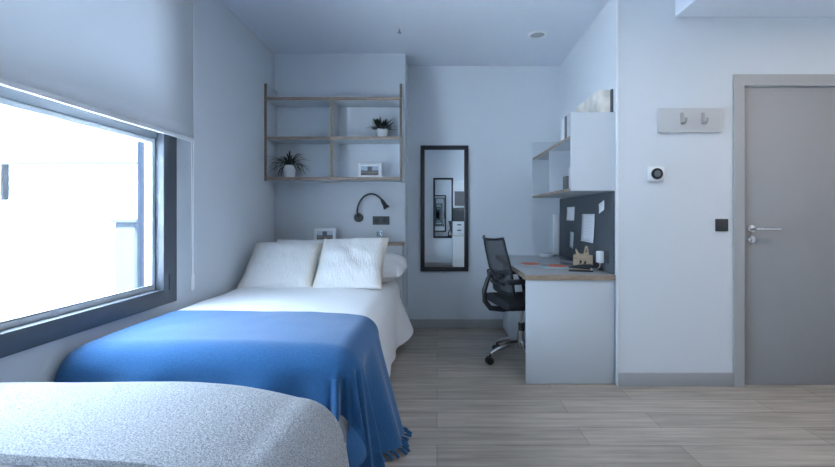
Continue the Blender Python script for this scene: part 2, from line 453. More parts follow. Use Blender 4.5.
# headboard ledge
hb = thing('headboard_ledge', 'white boxed headboard ledge with thin oak top behind the pillows', 'headboard', (-.92, 3.95, 0))
MB().box(XL + .014, -.312, 3.872, YN, 0, .885, .002).build('body', M['white_lam'], hb)
MB().box(XL + .014, -.302, 3.860, YN, .885, .905, .002).build('ledge_top', M['oak'], hb)
# white panel on the niche wall
struct(MB().box(XL + .012, -.309, YN - .012, YN, .906, 1.461, .002).build('trim_2', M['white_lam']))

# plants
def plant(x, y, z, r0, r1, h, label, n, length, droop, wid, spread, seed):
    rr = random.Random(seed)
    p = thing('potted_plant', label, 'plant', (x, y, z))
    pot = MB().lathe([(r0 * .98, 0), (r0, .004), (r1, h), (r1 - .005, h), (r1 - .008, h - .012)], (x, y, z), 'z', 28)
    pot.build('pot', M['pot'], p)
    MB().lathe([(r1 - .009, h - .02), (r1 - .009, h - .012)], (x, y, z), 'z', 20).build('soil', M['soil'], p)
    f = MB()
    for i in range(n):
        a = rr.uniform(0, 2 * PI); L = length * rr.uniform(.6, 1.1); el = rr.uniform(*spread)
        dirv = Vector((math.cos(a), math.sin(a), 0)); side = Vector((-math.sin(a), math.cos(a), 0))
        base = Vector((x, y, z + h - .014)) + dirv * rr.uniform(0, r1 * .55)
        rows = []; pos = base.copy(); ang = el
        K = 7
        for k in range(K + 1):
            t = k / K; wv = wid * (math.sin(PI * min(1, .12 + .88 * t)) ** .7) * rr.uniform(.95, 1.05) + .0004
            rows.append([pos - side * wv, pos + Vector((0, 0, -wv * .3)), pos + side * wv])
            pos = pos + (dirv * math.cos(ang) + Vector((0, 0, 1)) * math.sin(ang)) * (L / K)
            ang -= droop / K
        f.grid(rows)
    f.build('foliage', M['leaf'], p)
    return p
plant(-1.345, 3.92, 1.495, .046, .061, .115, 'spiky spider plant in white pot on the lower left shelf', 70, .235, 1.9, .0065, (.25, 1.5), 3)
plant(-.503, 3.92, 1.855, .046, .057, .082, 'bushy leafy plant in white pot on the upper right shelf', 120, .135, .5, .0095, (.35, 1.5), 5)

# photo frames
def photo_frame(x, y, z, w_, h_, label, lean=.12, rz=0):
    p = thing('photo_frame', label, 'picture frame', (x, y, z), rz=rz)
    t = .014
    f = MB()
    pts = lambda u, v, dep: (u, dep + v * math.sin(lean), v * math.cos(lean))
    b = MB()
    b.box(-w_ / 2, -w_ / 2 + t, 0, .015, 0, h_, .002); b.box(w_ / 2 - t, w_ / 2, 0, .015, 0, h_, .002)
    b.box(-w_ / 2 + t, w_ / 2 - t, 0, .015, 0, t, .002); b.box(-w_ / 2 + t, w_ / 2 - t, 0, .015, h_ - t, h_, .002)
    rot = Matrix.Rotation(-lean, 4, 'X'); b.bm.transform(rot); b.build('frame', M['plastic_white'], p, local=True)
    b = MB().box(-w_ / 2 + t, w_ / 2 - t, .006, .013, t, h_ - t); b.bm.transform(rot); b.build('mat_board', M['paper'], p, local=True)
    m2 = t + .012
    b = MB().box(-w_ / 2 + m2, w_ / 2 - m2, .0045, .006, m2, h_ - m2); b.bm.transform(rot); b.build('print', M['photo'], p, local=True)
    b = MB().box(-.02, .02, .0155, .020, h_ * .15, h_ * .75); b.bm.transform(Matrix.Rotation(lean * .6, 4, 'X')); b.build('easel_back', M['binder'], p, local=True)
    return p
photo_frame(-.612, 3.90, 1.4955, .212, .135, 'white framed landscape photo on the lower right shelf')
photo_frame(-1.03, 3.935, .9055, .20, .135, 'white framed landscape photo on the ledge behind the pillows')

# drinking glass on the ledge
MBg = MB().lathe([(.026, 0), (.034, .10), (.033, .10), (.025, .006)], (-.525, 3.955, .9055), 'z', 24)
tag(MBg.build('drinking_glass', M['clear'], origin=(-.525, 3.955, .9055)), 'clear drinking glass standing on the ledge under the socket', 'glass')

# reading lamp
lp = thing('reading_lamp', 'black gooseneck reading lamp fixed to the wall over the bed', 'lamp', (-.735, YN - .012, 1.135))
MB().lathe([(.042, 0), (.042, -.022), (.036, -.03)], (-.735, YN - .012, 1.135), 'y', 28).build('wall_base', M['black'], lp)
pts = []
for i in range(25):
    t = i / 24
    a = PI * (1 - t)           # arc
    x = -.735 + .125 + .135 * math.cos(a) + .015 * t
    z = 1.165 + .20 * math.sin(a) * (1 - .12 * t)
    if t > .75: pass
    pts.append((x, YN - .05 - .10 * t, z))
pts = [p for p in pts if not (p[0] > -.60 and p[2] < 1.285)]
pts = [(-.735, YN - .035, 1.14), (-.738, YN - .045, 1.155)] + pts[1:]
MB().tube(pts, .0085, 12).build('gooseneck', M['black'], lp)
e = Vector(pts[-1]); dd = (Vector((.38, -.05, -.62))).normalized()
MB().tube([e - dd * .012, e + dd * .02, e + dd * .05, e + dd * .085], [.011, .018, .020, .031], 18).build('lamp_head', M['black'], lp)

# bedside socket
so = thing('wall_socket', 'dark double wall socket beside the reading lamp above the bed', 'socket', (-.525, YN - .012, 1.107))
MB().box(-.604, -.447, YN - .022, YN - .012, 1.067, 1.147, .003).build('plate', M['darkplate'], so)
for x in (-.565, -.486):
    MB().lathe([(.024, -.0225), (.024, -.0245), (.019, -.0245)], (x, YN, 1.107), 'y', 20).build('outlet', M['black'], so)

# ------------------------------------------------------------------ beds
def path(d, r, flare):
    if d <= 0: return d, 0.0
    q = PI * r / 2
    if d < q: return r * math.sin(d / r), -(r - r * math.cos(d / r))
    e = d - q
    return r + flare * e, -r - e * math.sqrt(max(0, 1 - flare * flare))

def drape(xa, xe, y_head, y_foot, zt, r, over_x, over_y, flare_fn, ripple, sgn=1, ns=70, nt=60, noise_amp=.006, seed=0.0, over_fn=None, floor=.006, ripk=9.0, nseed=0.0, dome=0.0, rip_fn=None, pn=2.0):
    """cloth over a bed: flat from xa to xe, hangs over the right edge (over_x) and over the foot edge (over_y).
    sgn=+1: the foot lies towards -Y (from y_head down to y_foot); sgn=-1: the foot lies towards +Y."""
    x0 = xe - r; len_y = abs(y_head - y_foot); ty0 = len_y - r
    rows = []; t0_ = ty0
    S = [xa + (x0 - xa) * i / (ns * .55) for i in range(int(ns * .55))]
    ex = over_x + PI * r / 2
    nx = ns - len(S)
    ey = (over_y + PI * r / 2) if over_y > 0 else 0
    T0 = [ty0 * i / (nt * .5) for i in range(int(nt * .5))]
    n2 = nt - len(T0)
    T = T0 + [ty0 + ey * i / (n2 - 1) for i in range(n2)] if ey else [len_y * i / (nt - 1) for i in range(nt)]
    for t in T:
        row = []
        of = over_fn(t) if over_fn else 1.0
        SS = S + [x0 + ex * of * i / (nx - 1) for i in range(nx)]
        for s in SS:
            dx, dy = s - x0, (t - ty0) if ey else -1
            fl = flare_fn(t, s)
            if dx > 0 and dy > 0:
                dd_ = math.hypot(dx, dy); ux, uy = dx / dd_, dy / dd_
                hh, z = path((dx ** pn + dy ** pn) ** (1 / pn), r, fl)
                px, py = x0 + ux * hh, ty0 + uy * hh
                along = t0_ + math.atan2(uy, ux) * .75
                drop = -z; ox, oy = ux, uy
            elif dx > 0:
                hh, z = path(dx, r, fl); px, py = x0 + hh, t; along = t; drop = -z; ox, oy = 1, 0
            elif dy > 0:
                hh, z = path(dy, r, fl); px, py = s, ty0 + hh; along = s; drop = -z; ox, oy = 0, 1
            else:
                px, py, z = s, t, 0.0; along = 0; drop = 0; ox = oy = 0
            k = max(0, drop - r * .6) * (rip_fn(t) if rip_fn else 1)
            rp = ripple * k * (math.sin(along * ripk * 2 + seed) + .5 * math.sin(along * ripk * 3.7 + 1.3 + seed))
            px += ox * rp; py += oy * rp
            wy = y_head - sgn * py
            nz = noise.noise(Vector((px * 3.2, wy * 3.2, nseed))) * noise_amp + noise.noise(Vector((px * 9, wy * 7, nseed + 4))) * noise_amp * .35
            nz -= dome * (max(0, min(1, (min(px, x0) + .80) / (x0 + .80))) ** 2)
            zz = zt + z + (nz if drop < r else nz * .3)
            if px < xa + .10 and drop < r: zz -= .035 * ((xa + .10 - px) / .10) ** 2
            if zz < floor:
                ex_ = floor - zz; px += ox * ex_ * .5; py += oy * ex_ * .5; zz = floor + .004 * abs(math.sin(along * 30))
            row.append((px, y_head - sgn * py, zz))
        rows.append(row)
    return rows

ZT = .618
Z2 = .590
def make_bed(y_head, y_foot, sgn, label, zt=ZT):
    lo, hi = min(y_head, y_foot), max(y_head, y_foot)
    b = thing('bed', label, 'bed', (-.93, (lo + hi) / 2, 0))
    MB().box(-1.49, -.40, lo + .02, hi - .01, .10, .36, .02).build('base', M['bedbase'], b)
    MB().box(-1.485, -.405, lo + .025, hi - .012, .362, zt - .055, .06, 4).build('mattress', M['linen'], b)
    for x in (-1.42, -.47):
        for y in (lo + .12, hi - .12):
            MB().lathe([(.022, 0), (.028, .10)], (x, y, 0), 'z', 16).build('leg', M['black'], b)
    return b
BH, BF = 3.86, 1.71
make_bed(BH, BF + .05, 1, 'single bed standing by the wall shelf under the window wall')
def fl_duvet(t, s):
    return (.05 if t < 1.35 else .0) + .40 * math.exp(-((t - .22) / .11) ** 2)
def ov_duvet(t):
    return 1.0 - .16 * math.exp(-((t - .12) / .14) ** 2)
duv = MB().grid(drape(-1.505, -.345, BH, BF + .045, ZT, .115, .40, .40, fl_duvet, .022, seed=2.0, over_fn=ov_duvet, dome=.02, nseed=2.0, rip_fn=lambda t: max(0, min(1, (1.5 - t) / .3)))).build('duvet', M['linen'], origin=(-.93, 2.85, 0.0), ang=180)
mod_solid(duv, .012, -1); mod_subsurf(duv, 1)
tag(duv, 'white duvet spread over the far bed, hanging down its side', 'duvet')

# blue throw on the far bed
tw = thing('throw_blanket', 'fringed blue throw draped across the foot of the far bed', 'blanket', (-.8, 2.05, 0))
YT = 2.34
def fl_throw(t, s):
    return .22 - .15 * min(1, max(0, t / .60))
def ov_throw(t): return 1.0 - .10 * min(1, t / .5)
rowsT = drape(-1.508, -.312, YT, BF - .022, ZT + .018, .115, .525, .155, fl_throw, .15, seed=5.3, ns=80, nt=64, ripk=7.0, floor=.012, dome=.02, nseed=2.0, over_fn=ov_throw, pn=4.0)
wv = MB().grid(rowsT).build('woven_cloth', M['blue'], tw, ang=180); mod_solid(wv, .006, 1); mod_subsurf(wv, 1)
hem = [Vector(r[-1]) for r in rowsT]; pre = [Vector(r[-3]) for r in rowsT]
def along_poly(pl, step):
    out = []; acc = 0
    for a, b in zip(range(len(pl) - 1), range(1, len(pl))):
        L = (pl[b] - pl[a]).length; x = step - acc
        while x < L: out.append((a, x / L)); x += step
        acc = (acc + L) % step
    return out
for (i, f_) in along_poly(hem, .036):
    p = hem[i].lerp(hem[i + 1], f_); q = pre[i].lerp(pre[i + 1], f_)
    dv = (p - q).normalized(); tan = (hem[i + 1] - hem[i]).normalized()
    L = .06; p0 = p - dv * .004
    end = p0 + dv * L + tan * rng.uniform(-.010, .010)
    if end.z < .006: end.z = .006; end += Vector((.02, 0, 0))
    if p0.z < .012: p0.z = .012
    mid = p0.lerp(end, .5) + Vector((.003, 0, .002))
    MB().tube([p0, mid, end], [.004, .009, .007], 6).build('tassel', M['blue'], tw)

# near bed (its head lies behind the camera)
B2H, B2F = -.42, 1.455
make_bed(B2H, B2F - .05, -1, 'single bed in the foreground with its foot to the other bed', Z2)
duv2 = MB().grid(drape(-1.505, -.365, B2H, B2F - .055, Z2, .14, .40, .40, lambda t, s: .05, .02, sgn=-1, seed=9.0, dome=.045, nseed=9.0)).build('duvet', M['linen'], origin=(-.93, .5, 0), ang=180)
mod_solid(duv2, .012, 1); mod_subsurf(duv2, 1)
tag(duv2, 'white duvet on the foreground bed, under the grey blanket', 'duvet')
# grey blanket folded double: cloth with a thick rounded near hem
YK = .972
rowsK = drape(-1.508, -.312, YK, B2F + .010, Z2 + .018, .14, .42, .30, lambda t, s: .09, .035, sgn=-1, seed=14.0, ns=84, nt=64, ripk=6, dome=.045, nseed=9.0)
# let the near hem run slightly askew
rk = []
for i, r_ in enumerate(rowsK):
    w_ = max(0, 1 - i / 30)
    rk.append([(p[0], p[1] - w_ * .055 * max(0, min(1.2, (p[0] + 1.45) / 1.0)), p[2]) for p in r_])
bk = MB().grid(rk).build('blanket', M['knit'], origin=(-.9, 1.2, 0), ang=180)
m_ = mod_solid(bk, .022, 1)
bv = bk.modifiers.new('Bevel', 'BEVEL'); bv.width = .008; bv.segments = 2; bv.limit_method = 'ANGLE'; bv.angle_limit = R(60)
mod_subsurf(bk, 1)
tag(bk, 'folded grey melange blanket across the foot of the foreground bed', 'blanket')

# pillows and cushions
def cushion(name, w_, h_, th, loc, rx, rz, m, label, cat, group, seed, pinch=.05, ry=0, subdiv=1, crease=.023, rnd=0.0):
    n = 30
    top, bot = [], []
    for i in range(n + 1):
        v = -1 + 2 * i / n; rt, rb = [], []
        for j in range(n + 1):
            u = -1 + 2 * j / n
            prof = max(0, (1 - abs(u) ** 2.6)) ** .55 * max(0, (1 - abs(v) ** 2.6)) ** .55
            sx = 1 - pinch * (1 - abs(v) ** 2) * abs(u) ** 3; sy = 1 - pinch * (1 - abs(u) ** 2) * abs(v) ** 3
            x, y = u * w_ / 2 * sx, v * h_ / 2 * sy
            if rnd:
                x *= 1 - rnd * v * v * .5 * abs(u); y *= 1 - rnd * u * u * .5 * abs(v)
            nz = noise.noise(Vector((u * 1.7, v * 1.7, seed))) * crease + noise.noise(Vector((u * 3.4 + v, v * 2.2, seed + 7))) * crease * .6 + noise.noise(Vector((u * 9 + 2 * v, v * 3, seed + 3))) * crease * .28
            nz *= (.25 + .75 * prof)
            rt.append((x, y, th / 2 * prof + nz + .002)); rb.append((x, y, -th / 2 * prof * .8 + nz * .5 - .002))
        top.append(rt); bot.append(rb)
    b = MB(); b.grid(top); b.grid([r[::-1] for r in bot])
    bmesh.ops.remove_doubles(b.bm, verts=b.bm.verts[:], dist=.0042)
    bmesh.ops.recalc_face_normals(b.bm, faces=b.bm.faces[:])
    o = b.build(name, m, ang=180, local=True)
    o.location = loc; o.rotation_euler = (rx, ry, rz)
    mod_subsurf(o, subdiv)
    return tag(o, label, cat, group)
cushion('pillow', .56, .42, .15, (-1.14, 3.70, .775), R(52), R(1), M['pillow'], 'white sleeping pillow propped up behind the left cushion', 'pillow', 'white sleeping pillows at the bed head', 1.0)
cushion('pillow', .64, .46, .22, (-.570, 3.57, .722), R(14), R(-3), M['pillow'], 'white sleeping pillow lying behind the right cushion by the bed edge', 'pillow', 'white sleeping pillows at the bed head', 21.0, pinch=.0, rnd=.22)
cushion('cushion', .55, .46, .15, (-1.185, 3.30, .775), R(44), R(2), M['cushion'], 'cream woven cushion on the left of the bed, nearer the window', 'cushion', 'cream cushions leaning on the pillows', 33.0, ry=R(1))
cushion('cushion', .53, .50, .16, (-.650, 3.275, .795), R(45), R(-2), M['cushion'], 'cream woven cushion with upright corner on the right, under the reading lamp', 'cushion', 'cream cushions leaning on the pillows', 48.0, ry=R(-1))

# ------------------------------------------------------------------ mirrors
def mirror(x0, x1, z0, z1, y, s, label):
    m = thing('wall_mirror', label, 'mirror', ((x0 + x1) / 2, y, z0))
    t = .042
    b = MB(); ya, yb = sorted((y, y - s * .03))
    b.prism([(x0, z0), (x1, z0), (x1, z0 + t), (x0, z0 + t)], 'y', ya, yb, .002); b.prism([(x0, z1 - t), (x1, z1 - t), (x1, z1), (x0, z1)], 'y', ya, yb, .002)
    b.prism([(x0, z0 + t), (x0 + t, z0 + t), (x0 + t, z1 - t), (x0, z1 - t)], 'y', ya, yb, .002); b.prism([(x1 - t, z0 + t), (x1, z0 + t), (x1, z1 - t), (x1 - t, z1 - t)], 'y', ya, yb, .002)
    b.build('frame', M['blackframe'], m)
    ya, yb = sorted((y, y - s * .012))
    MB().box(x0 + t - .002, x1 - t + .002, ya, yb, z0 + t - .002, z1 - t + .002).build('mirror_glass', M['mirror'], m, smooth=False)
    return m
mirror(-.168, .320, .585, 1.868, YB - .002, 1, 'tall black framed mirror hanging on the back wall')
mirror(-.086, .368, .643, 2.006, YR + .002, -1, 'tall black framed mirror on the opposite wall, seen only inside the first mirror')

# ------------------------------------------------------------------ desk
dk = thing('desk', 'white built in desk with grey top and oak edge in the recess', 'desk', (.9, 3.6, 0))
XD0 = .605
wt = MB().prism([(XD0 + .004, 2.934), (XRF - .006, 2.934), (XRB - .004, YB - .002), (XD0 + .004, YB - .002)], 'z', .712, .747).build('worktop', M['top'], dk, smooth=False)
b = MB(); b.box(XD0 + .004, XRF - .006, 2.930, 2.934, .712, .747); b.box(XD0, XD0 + .004, 2.930, YB - .002, .712, .747)
b.build('edging', M['oak'], wt, smooth=False)
MB().box(XD0 + .004, XRF - .008, 2.940, 2.962, .003, .712, .0015).build('end_panel', M['white_lam'], dk)
MB().box(XD0 + .25, XRB - .045, YB - .03, YB - .015, .40, .712).build('back_rail', M['white_lam'], dk)
MB().box(1.20, 1.218, 2.963, 3.98, .45, .712).build('side_rail', M['white_lam'], dk)
# drawer pedestal below the desk
pd = thing('drawer_pedestal', 'white drawer unit under the far end of the desk', 'drawer unit', (.93, 4.2, 0))
MB().box(.69, 1.20, 4.02, YB - .035, .012, .705, .002).build('carcass', M['white_lam'], pd)
for i, (z0, z1) in enumerate(((.02, .24), (.245, .465), (.47, .70))):
    dr = MB().box(.672, .69, 4.023, YB - .038, z0, z1, .002).build('drawer', M['white_lam'], pd)
    MB().box(.660, .672, 4.14, 4.26, z1 - .05, z1 - .04, .002).build('handle', M['chrome'], dr)

# pinboard and the wall cabinet over the desk
def xs(y): return XRF + (XRB - XRF) * (y - YD) / (YB - YD)     # side wall surface at y
pb = MB().prism([(xs(2.955) - .014, 2.955), (xs(2.955) - .001, 2.955), (xs(4.372) - .001, 4.372), (xs(4.372) - .014, 4.372)], 'z', .749, 1.322)
tag(pb.build('pinboard', M['pin'], smooth=False, origin=(1.23, 3.6, 1.0)), 'charcoal felt pinboard on the recess wall above the desk', 'pinboard')

sc = thing('wall_cabinet', 'open white wall cabinet with oak edged shelf above the desk', 'cabinet', (1.07, 3.55, 1.325))
C0, C1, CX = 2.945, 4.15, .918
MB().prism([(CX, C0), (xs(C0) - .002, C0), (xs(C0) - .002, C0 + .018), (CX, C0 + .018)], 'z', 1.325, 1.862).build('end_panel', M['white_lam'], sc, smooth=False)
MB().prism([(CX, C1 - .018), (xs(C1) - .004, C1 - .018), (xs(C1) - .004, C1), (CX, C1)], 'z', 1.325, 1.862).build('end_panel', M['white_lam'], sc, smooth=False)
def shelf_b(name, z0, z1):
    b = MB().prism([(CX + .004, C0 + .018), (xs(C0 + .02) - .003, C0 + .018), (xs(C1) - .004, C1 - .018), (CX + .004, C1 - .018)], 'z', z0, z1).build(name, M['white_lam'], sc, smooth=False)
    MB().box(CX, CX + .004, C0 + .018, C1 - .018, z0, z1).build('edging', M['oak'], b, smooth=False)
shelf_b('shelf_board', 1.686, 1.705); shelf_b('bottom_board', 1.325, 1.343)
MB().box(CX + .01, xs(3.55) - .006, 3.54, 3.558, 1.343, 1.686).build('divider', M['white_lam'], sc, smooth=False)
MB().prism([(xs(C0 + .02) - .014, C0 + .02), (xs(C0 + .02) - .003, C0 + .02), (xs(C1 - .02) - .003, C1 - .02), (xs(C1 - .02) - .014, C1 - .02)], 'z', 1.343, 1.686).build('back_panel', M['white_lam'], sc, smooth=False)

# things on the cabinet
def solid(name, label, cat, m, pts, axis, a, b, bevel=.002, group=None, origin=None):
    o = MB().prism(pts, axis, a, b, bevel)
    xs_, ys_, zs_ = zip(*[v.co[:] for v in o.bm.verts])
    org = origin or ((min(xs_) + max(xs_)) / 2, (min(ys_) + max(ys_)) / 2, min(zs_))
    return tag(o.build(name, m, origin=org), label, cat, group)
solid('storage_box', 'long beige mottled storage box on top of the wall cabinet', 'box', M['marble'],
      [(1.122, 2.985), (1.205, 2.985), (1.205, 3.50), (1.122, 3.50)], 'z', 1.706, 2.028, .006)
solid('ring_binder', 'dark grey slim folder standing behind the beige box at the wall', 'folder', M['binder'],
      [(1.208, 2.975), (1.220, 2.975), (1.220, 3.25), (1.208, 3.25)], 'z', 1.706, 2.03, .002)
for i, (ya, yb_, zt_, mm, lab) in enumerate((
        (3.02, 3.06, 1.876, 'white_lam', 'white book nearest the room on the cabinet shelf'),
        (3.064, 3.12, 1.868, 'binder', 'dark spined book between two white books on the cabinet shelf'),
        (3.124, 3.19, 1.862, 'paper', 'white book behind the dark book on the cabinet shelf'))):
    bk_ = thing('book', lab, 'book', (1.0, (ya + yb_) / 2, 1.706), 'books on the cabinet shelf')
    MB().prism([(.925, ya), (1.085, ya), (1.085, ya + .003), (.929, ya + .003), (.929, yb_ - .003), (1.085, yb_ - .003), (1.085, yb_), (.925, yb_)], 'z', 1.706, zt_).build('cover', M[mm], bk_, smooth=False)
    MB().box(.930, 1.080, ya + .0035, yb_ - .0035, 1.709, zt_ - .004).build('pages', M['paper'], bk_, smooth=False)
solid('storage_box', 'pale box inside the lower cabinet compartment, beside the dark block', 'box', M['rose'],
      [(.955, 2.975), (1.15, 2.975), (1.15, 3.12), (.955, 3.12)], 'z', 1.3435, 1.50, .004)
solid('storage_tin', 'small dark block in the lower cabinet compartment', 'box', M['binder'],
      [(.945, 3.15), (1.03, 3.15), (1.03, 3.235), (.945, 3.235)], 'z', 1.3435, 1.445, .004)

# ------------------------------------------------------------------ notes on the pinboard
def note(name, y0, y1, z0, z1, m, label, tilt=0.0, curl=.006):
    b = MB(); rows = []
    yc, zc_ = (y0 + y1) / 2, (z0 + z1) / 2
    for i in range(7):
        row = []
        for j in range(5):
            dy = (j / 4 - .5) * (y1 - y0); dz = (i / 6 - .5) * (z1 - z0)
            yy = yc + dy * math.cos(tilt) - dz * math.sin(tilt); zz = zc_ + dy * math.sin(tilt) + dz * math.cos(tilt)
            row.append((xs(yy) - .0155 - curl * ((1 - i / 6) ** 2), yy, zz))
        rows.append(row)
    b.grid(rows); xo = xs(yc) - .016
    o = b.build(name, m, origin=(xo, yc, zc_)); mod_solid(o, .0006, 0)
    return tag(o, label, 'note', 'papers pinned on the pinboard')
def py(x): return 430 * 1.222 / (x - 437)      # depth of a point of the pinboard plane (start value)
def ypin(xpix):
    y = 3.5
    for _ in range(20): y = 430 * (xs(y) - .016) / (xpix - 437)
    return y
def zpin(ypix, y): return H - (ypix - 215.5) * y / 430
for (xa, xb, ya_, yb2, mm, lab, tl, cu) in (
        (567, 574.5, 207, 220.5, 'lined', 'small printed note pinned at upper left of the pinboard', 0, .006),
        (582, 594.5, 214, 242, 'lined', 'large printed sheet pinned at the middle of the pinboard', 0, .012),
        (599, 604.5, 202, 212, 'paper', 'small white tag tilted at upper right of the pinboard', -.25, .006),
        (570, 573.5, 232, 248, 'brochure', 'narrow grey strip pinned low on the left of the pinboard', .05, .004)):
    yA, yB2 = ypin(xa), ypin(xb); yc = (yA + yB2) / 2
    note('pinned_note', min(yA, yB2), max(yA, yB2), zpin(yb2, yc), zpin(ya_, yc), M[mm], lab, tl, cu)

# socket on the pinboard and charger
yS = ypin(604.5); zS = zpin(256.5, yS)
xS = xs(yS) - .014
ws = thing('wall_socket', 'dark wall socket on the pinboard behind the white charger', 'socket', (xS, yS, zS))
MB().box(xS - .010, xS - .001, yS - .075, yS + .045, zS - .042, zS + .042, .002).build('plate', M['darkplate'], ws)
MB().lathe([(.02, -.010), (.02, -.0125), (.016, -.0125)], (xS, yS - .045, zS), 'x', 18).build('outlet', M['black'], ws)
cg = thing('charger', 'white plug in charger with cable in the desk socket', 'charger', (xS - .03, yS + .01, zS))
MB().box(xS - .052, xS - .0105, yS - .02, yS + .038, zS - .046, zS + .038, .006).build('plug_body', M['plastic_white'], cg)
MB().tube([(xS - .03, yS + .01, zS - .045), (xS - .032, yS + .012, zS - .075), (xS - .05, yS + .03, .757), (xS - .05, yS + .09, .7525), (xS - .03, yS + .25, .7525), (xS - .035, yS + .50, .7525), (xS - .10, yS + .72, .7525)], .0032, 8).build('cable', M['plastic_white'], cg)

# ------------------------------------------------------------------ things on the desk
def at(x, y, z):   # point seen at pixel (x, y) on height z
    Y = 430 * (H - z) / (y - 215.5); return (x - 437) * Y / 430, Y
# plywood desk organiser with cut-out ears
og = thing('desk_organizer', 'light plywood desk organiser with spiky cut out front beside the charger', 'organizer', (1.11, 3.22, .7475))
OX = 1.042
def oxy(pp): return [(OX + u * 1.08, .7475 + v * 1.1) for (u, v) in pp]
front = oxy([(0, 0), (.108, 0), (.108, .100), (.082, .102), (.074, .160), (.060, .165), (.046, .105), (.034, .098), (.022, .105), (-.006, .146), (-.010, .140), (0, .085)])
MB().prism(front, 'y', 3.20, 3.208).build('front_board', M['wood'], og, smooth=False)
MB().prism(oxy([(0, 0), (.108, 0), (.108, .100), (.05, .105), (0, .10)]), 'y', 3.28, 3.288).build('back_board', M['wood'], og, smooth=False)
for x in (OX, OX + .109):
    MB().box(x, x + .007, 3.2085, 3.2795, .7475, .830).build('side_board', M['wood'], og, smooth=False)
MB().box(OX + .0075, OX + .1085, 3.2085, 3.2795, .7475, .753).build('bottom_board', M['wood'], og, smooth=False)
for pp in ([(.014, .028), (.034, .060), (.020, .070)], [(.040, .022), (.054, .066), (.066, .052)], [(.026, .044), (.064, .030), (.062, .040)], [(.056, .12), (.066, .12), (.064, .15)]):
    MB().prism(oxy(pp), 'y', 3.1985, 3.2002).build('cut_out', M['hinge'], og, smooth=False)
# stapler
st = thing('stapler', 'black stapler lying on the desk in front of the plywood organiser', 'stapler', (1.045, 3.12, .7475), rz=R(-20))
b = MB().box(-.085, .085, -.018, .018, 0, .012, .003); b.build('base', M['black'], st, local=True)
b = MB().prism([(-.085, .020), (.075, .014), (.085, .018), (.085, .045), (.06, .052), (-.03, .042), (-.09, .030)], 'y', -.015, .015, .003); b.bm.transform(Matrix.Translation((0, 0, .004))); b.build('arm', M['black'], st, local=True)
b = MB().lathe([(.011, -.017), (.011, .017)], (.072, 0, .02), 'y', 14); b.build('pivot', M['chrome'], st, local=True)
# orange printed brochures
def brochure(px0, px1, py0, py1, label, rz):
    cx, cy = at((px0 + px1) / 2, (py0 + py1) / 2, .7475)
    o = thing('brochure', label, 'brochure', (cx, cy, .7475), 'orange brochures on the desk', rz=rz)
    w_, d_ = .22, .33
    MB().box(-w_ / 2, w_ / 2, -d_ / 2, d_ / 2, .0003, .004, .0008).build('pages', M['brochure'], o, local=True)
    pts = [(math.cos(a) * w_ * .36 * (1 + .22 * math.sin(3 * a + 1)), -.01 + math.sin(a) * d_ * .34 * (1 + .18 * math.cos(2 * a))) for a in [2 * PI * k / 22 for k in range(22)]]
    MB().prism(pts, 'z', .004, .0048).build('cover_print', M['orange'], o, local=True, smooth=False)
    return o
brochure(517, 541, 261, 267, 'orange printed brochure on the desk, nearer the chair', R(8))
brochure(545, 568, 262.5, 269.5, 'orange printed brochure on the desk, nearer the pinboard', R(-12))
# standing white duct in the corner and the flat white box
tr = thing('cable_duct', 'white upright cable duct in the corner above the desk', 'cable duct', (1.225, YB - .02, .7475))
MB().box(1.188, 1.246, YB - .03, YB - .002, .7475, 1.165, .003).build('duct_cover', M['brightwhite'], tr)
MB().box(1.186, 1.248, YB - .032, YB - .002, 1.165, 1.170, .001).build('end_cap', M['plastic_white'], tr)
rx_, ry_ = at(548, 258.5, .7475)
solid('router', 'flat white box lying on the desk by the cable duct', 'router', M['brightwhite'], [(1.02, 4.22), (1.14, 4.22), (1.14, 4.32), (1.02, 4.32)], 'z', .7475, .774, .005)

# ------------------------------------------------------------------ office chair (faces local +X)
oc = thing('office_chair', 'black mesh back office chair with chrome base tucked under the desk', 'chair', (.675, 3.43, 0), rz=R(14))
sm = MB(); rows = []
n = 20
b = MB().box(-.23, .25, -.235, .235, .445, .515, .032, 4)
for v in b.bm.verts:
    if v.co.z > .48: v.co.z += .012 * (1 - (v.co.y / .235) ** 2) - .018 * max(0, (v.co.x) / .25) ** 2
seat = b.build('seat', M['blacksoft'], oc, local=True); mod_subsurf(seat, 1)
MB().box(-.13, .13, -.10, .10, .415, .446, .008).build('seat_plate', M['black'], oc, local=True)
def bx_(v):   # side profile of the backrest
    return -.205 - .045 * math.sin(PI * .9 * v) * .3 - .085 * v ** 1.7
def bw(v): return .205 * (.86 + .20 * math.sin(PI * (.18 + .62 * v)))
def bp(u, v): return (bx_(v) + .050 * u * u, bw(v) * u, .565 + .405 * v + (.014 * abs(u) ** 4 if v > .9 else 0))
rows = [[bp(-1 + 2 * j / 14, i / 18) for j in range(15)] for i in range(19)]
br = MB().grid(rows).build('backrest', M['net'], oc, local=True); mod_solid(br, .004, 0)
edge = [bp(-1, i / 18) for i in range(19)] + [bp(-1 + 2 * j / 14, 1) for j in range(1, 15)] + [bp(1, 1 - i / 18) for i in range(1, 19)] + [bp(1 - 2 * j / 14, 0) for j in range(1, 14)]
MB().tube(edge, .0105, 10, closed=True).build('back_frame', M['black'], br, local=True)
lum = MB(); lum.tube([(bx_(.36) - .02 + .03 * (t / 5) ** 2, .155 * t / 5, .565 + .405 * .33 + .02 * math.cos(t)) for t in range(-5, 6)], .016, 8)
lum.tube([(bx_(.2) - .02 + .03 * (t / 5) ** 2, .13 * t / 5, .565 + .405 * .16) for t in range(-5, 6)], .012, 8)
lum.build('lumbar_support', M['black'], br, local=True)
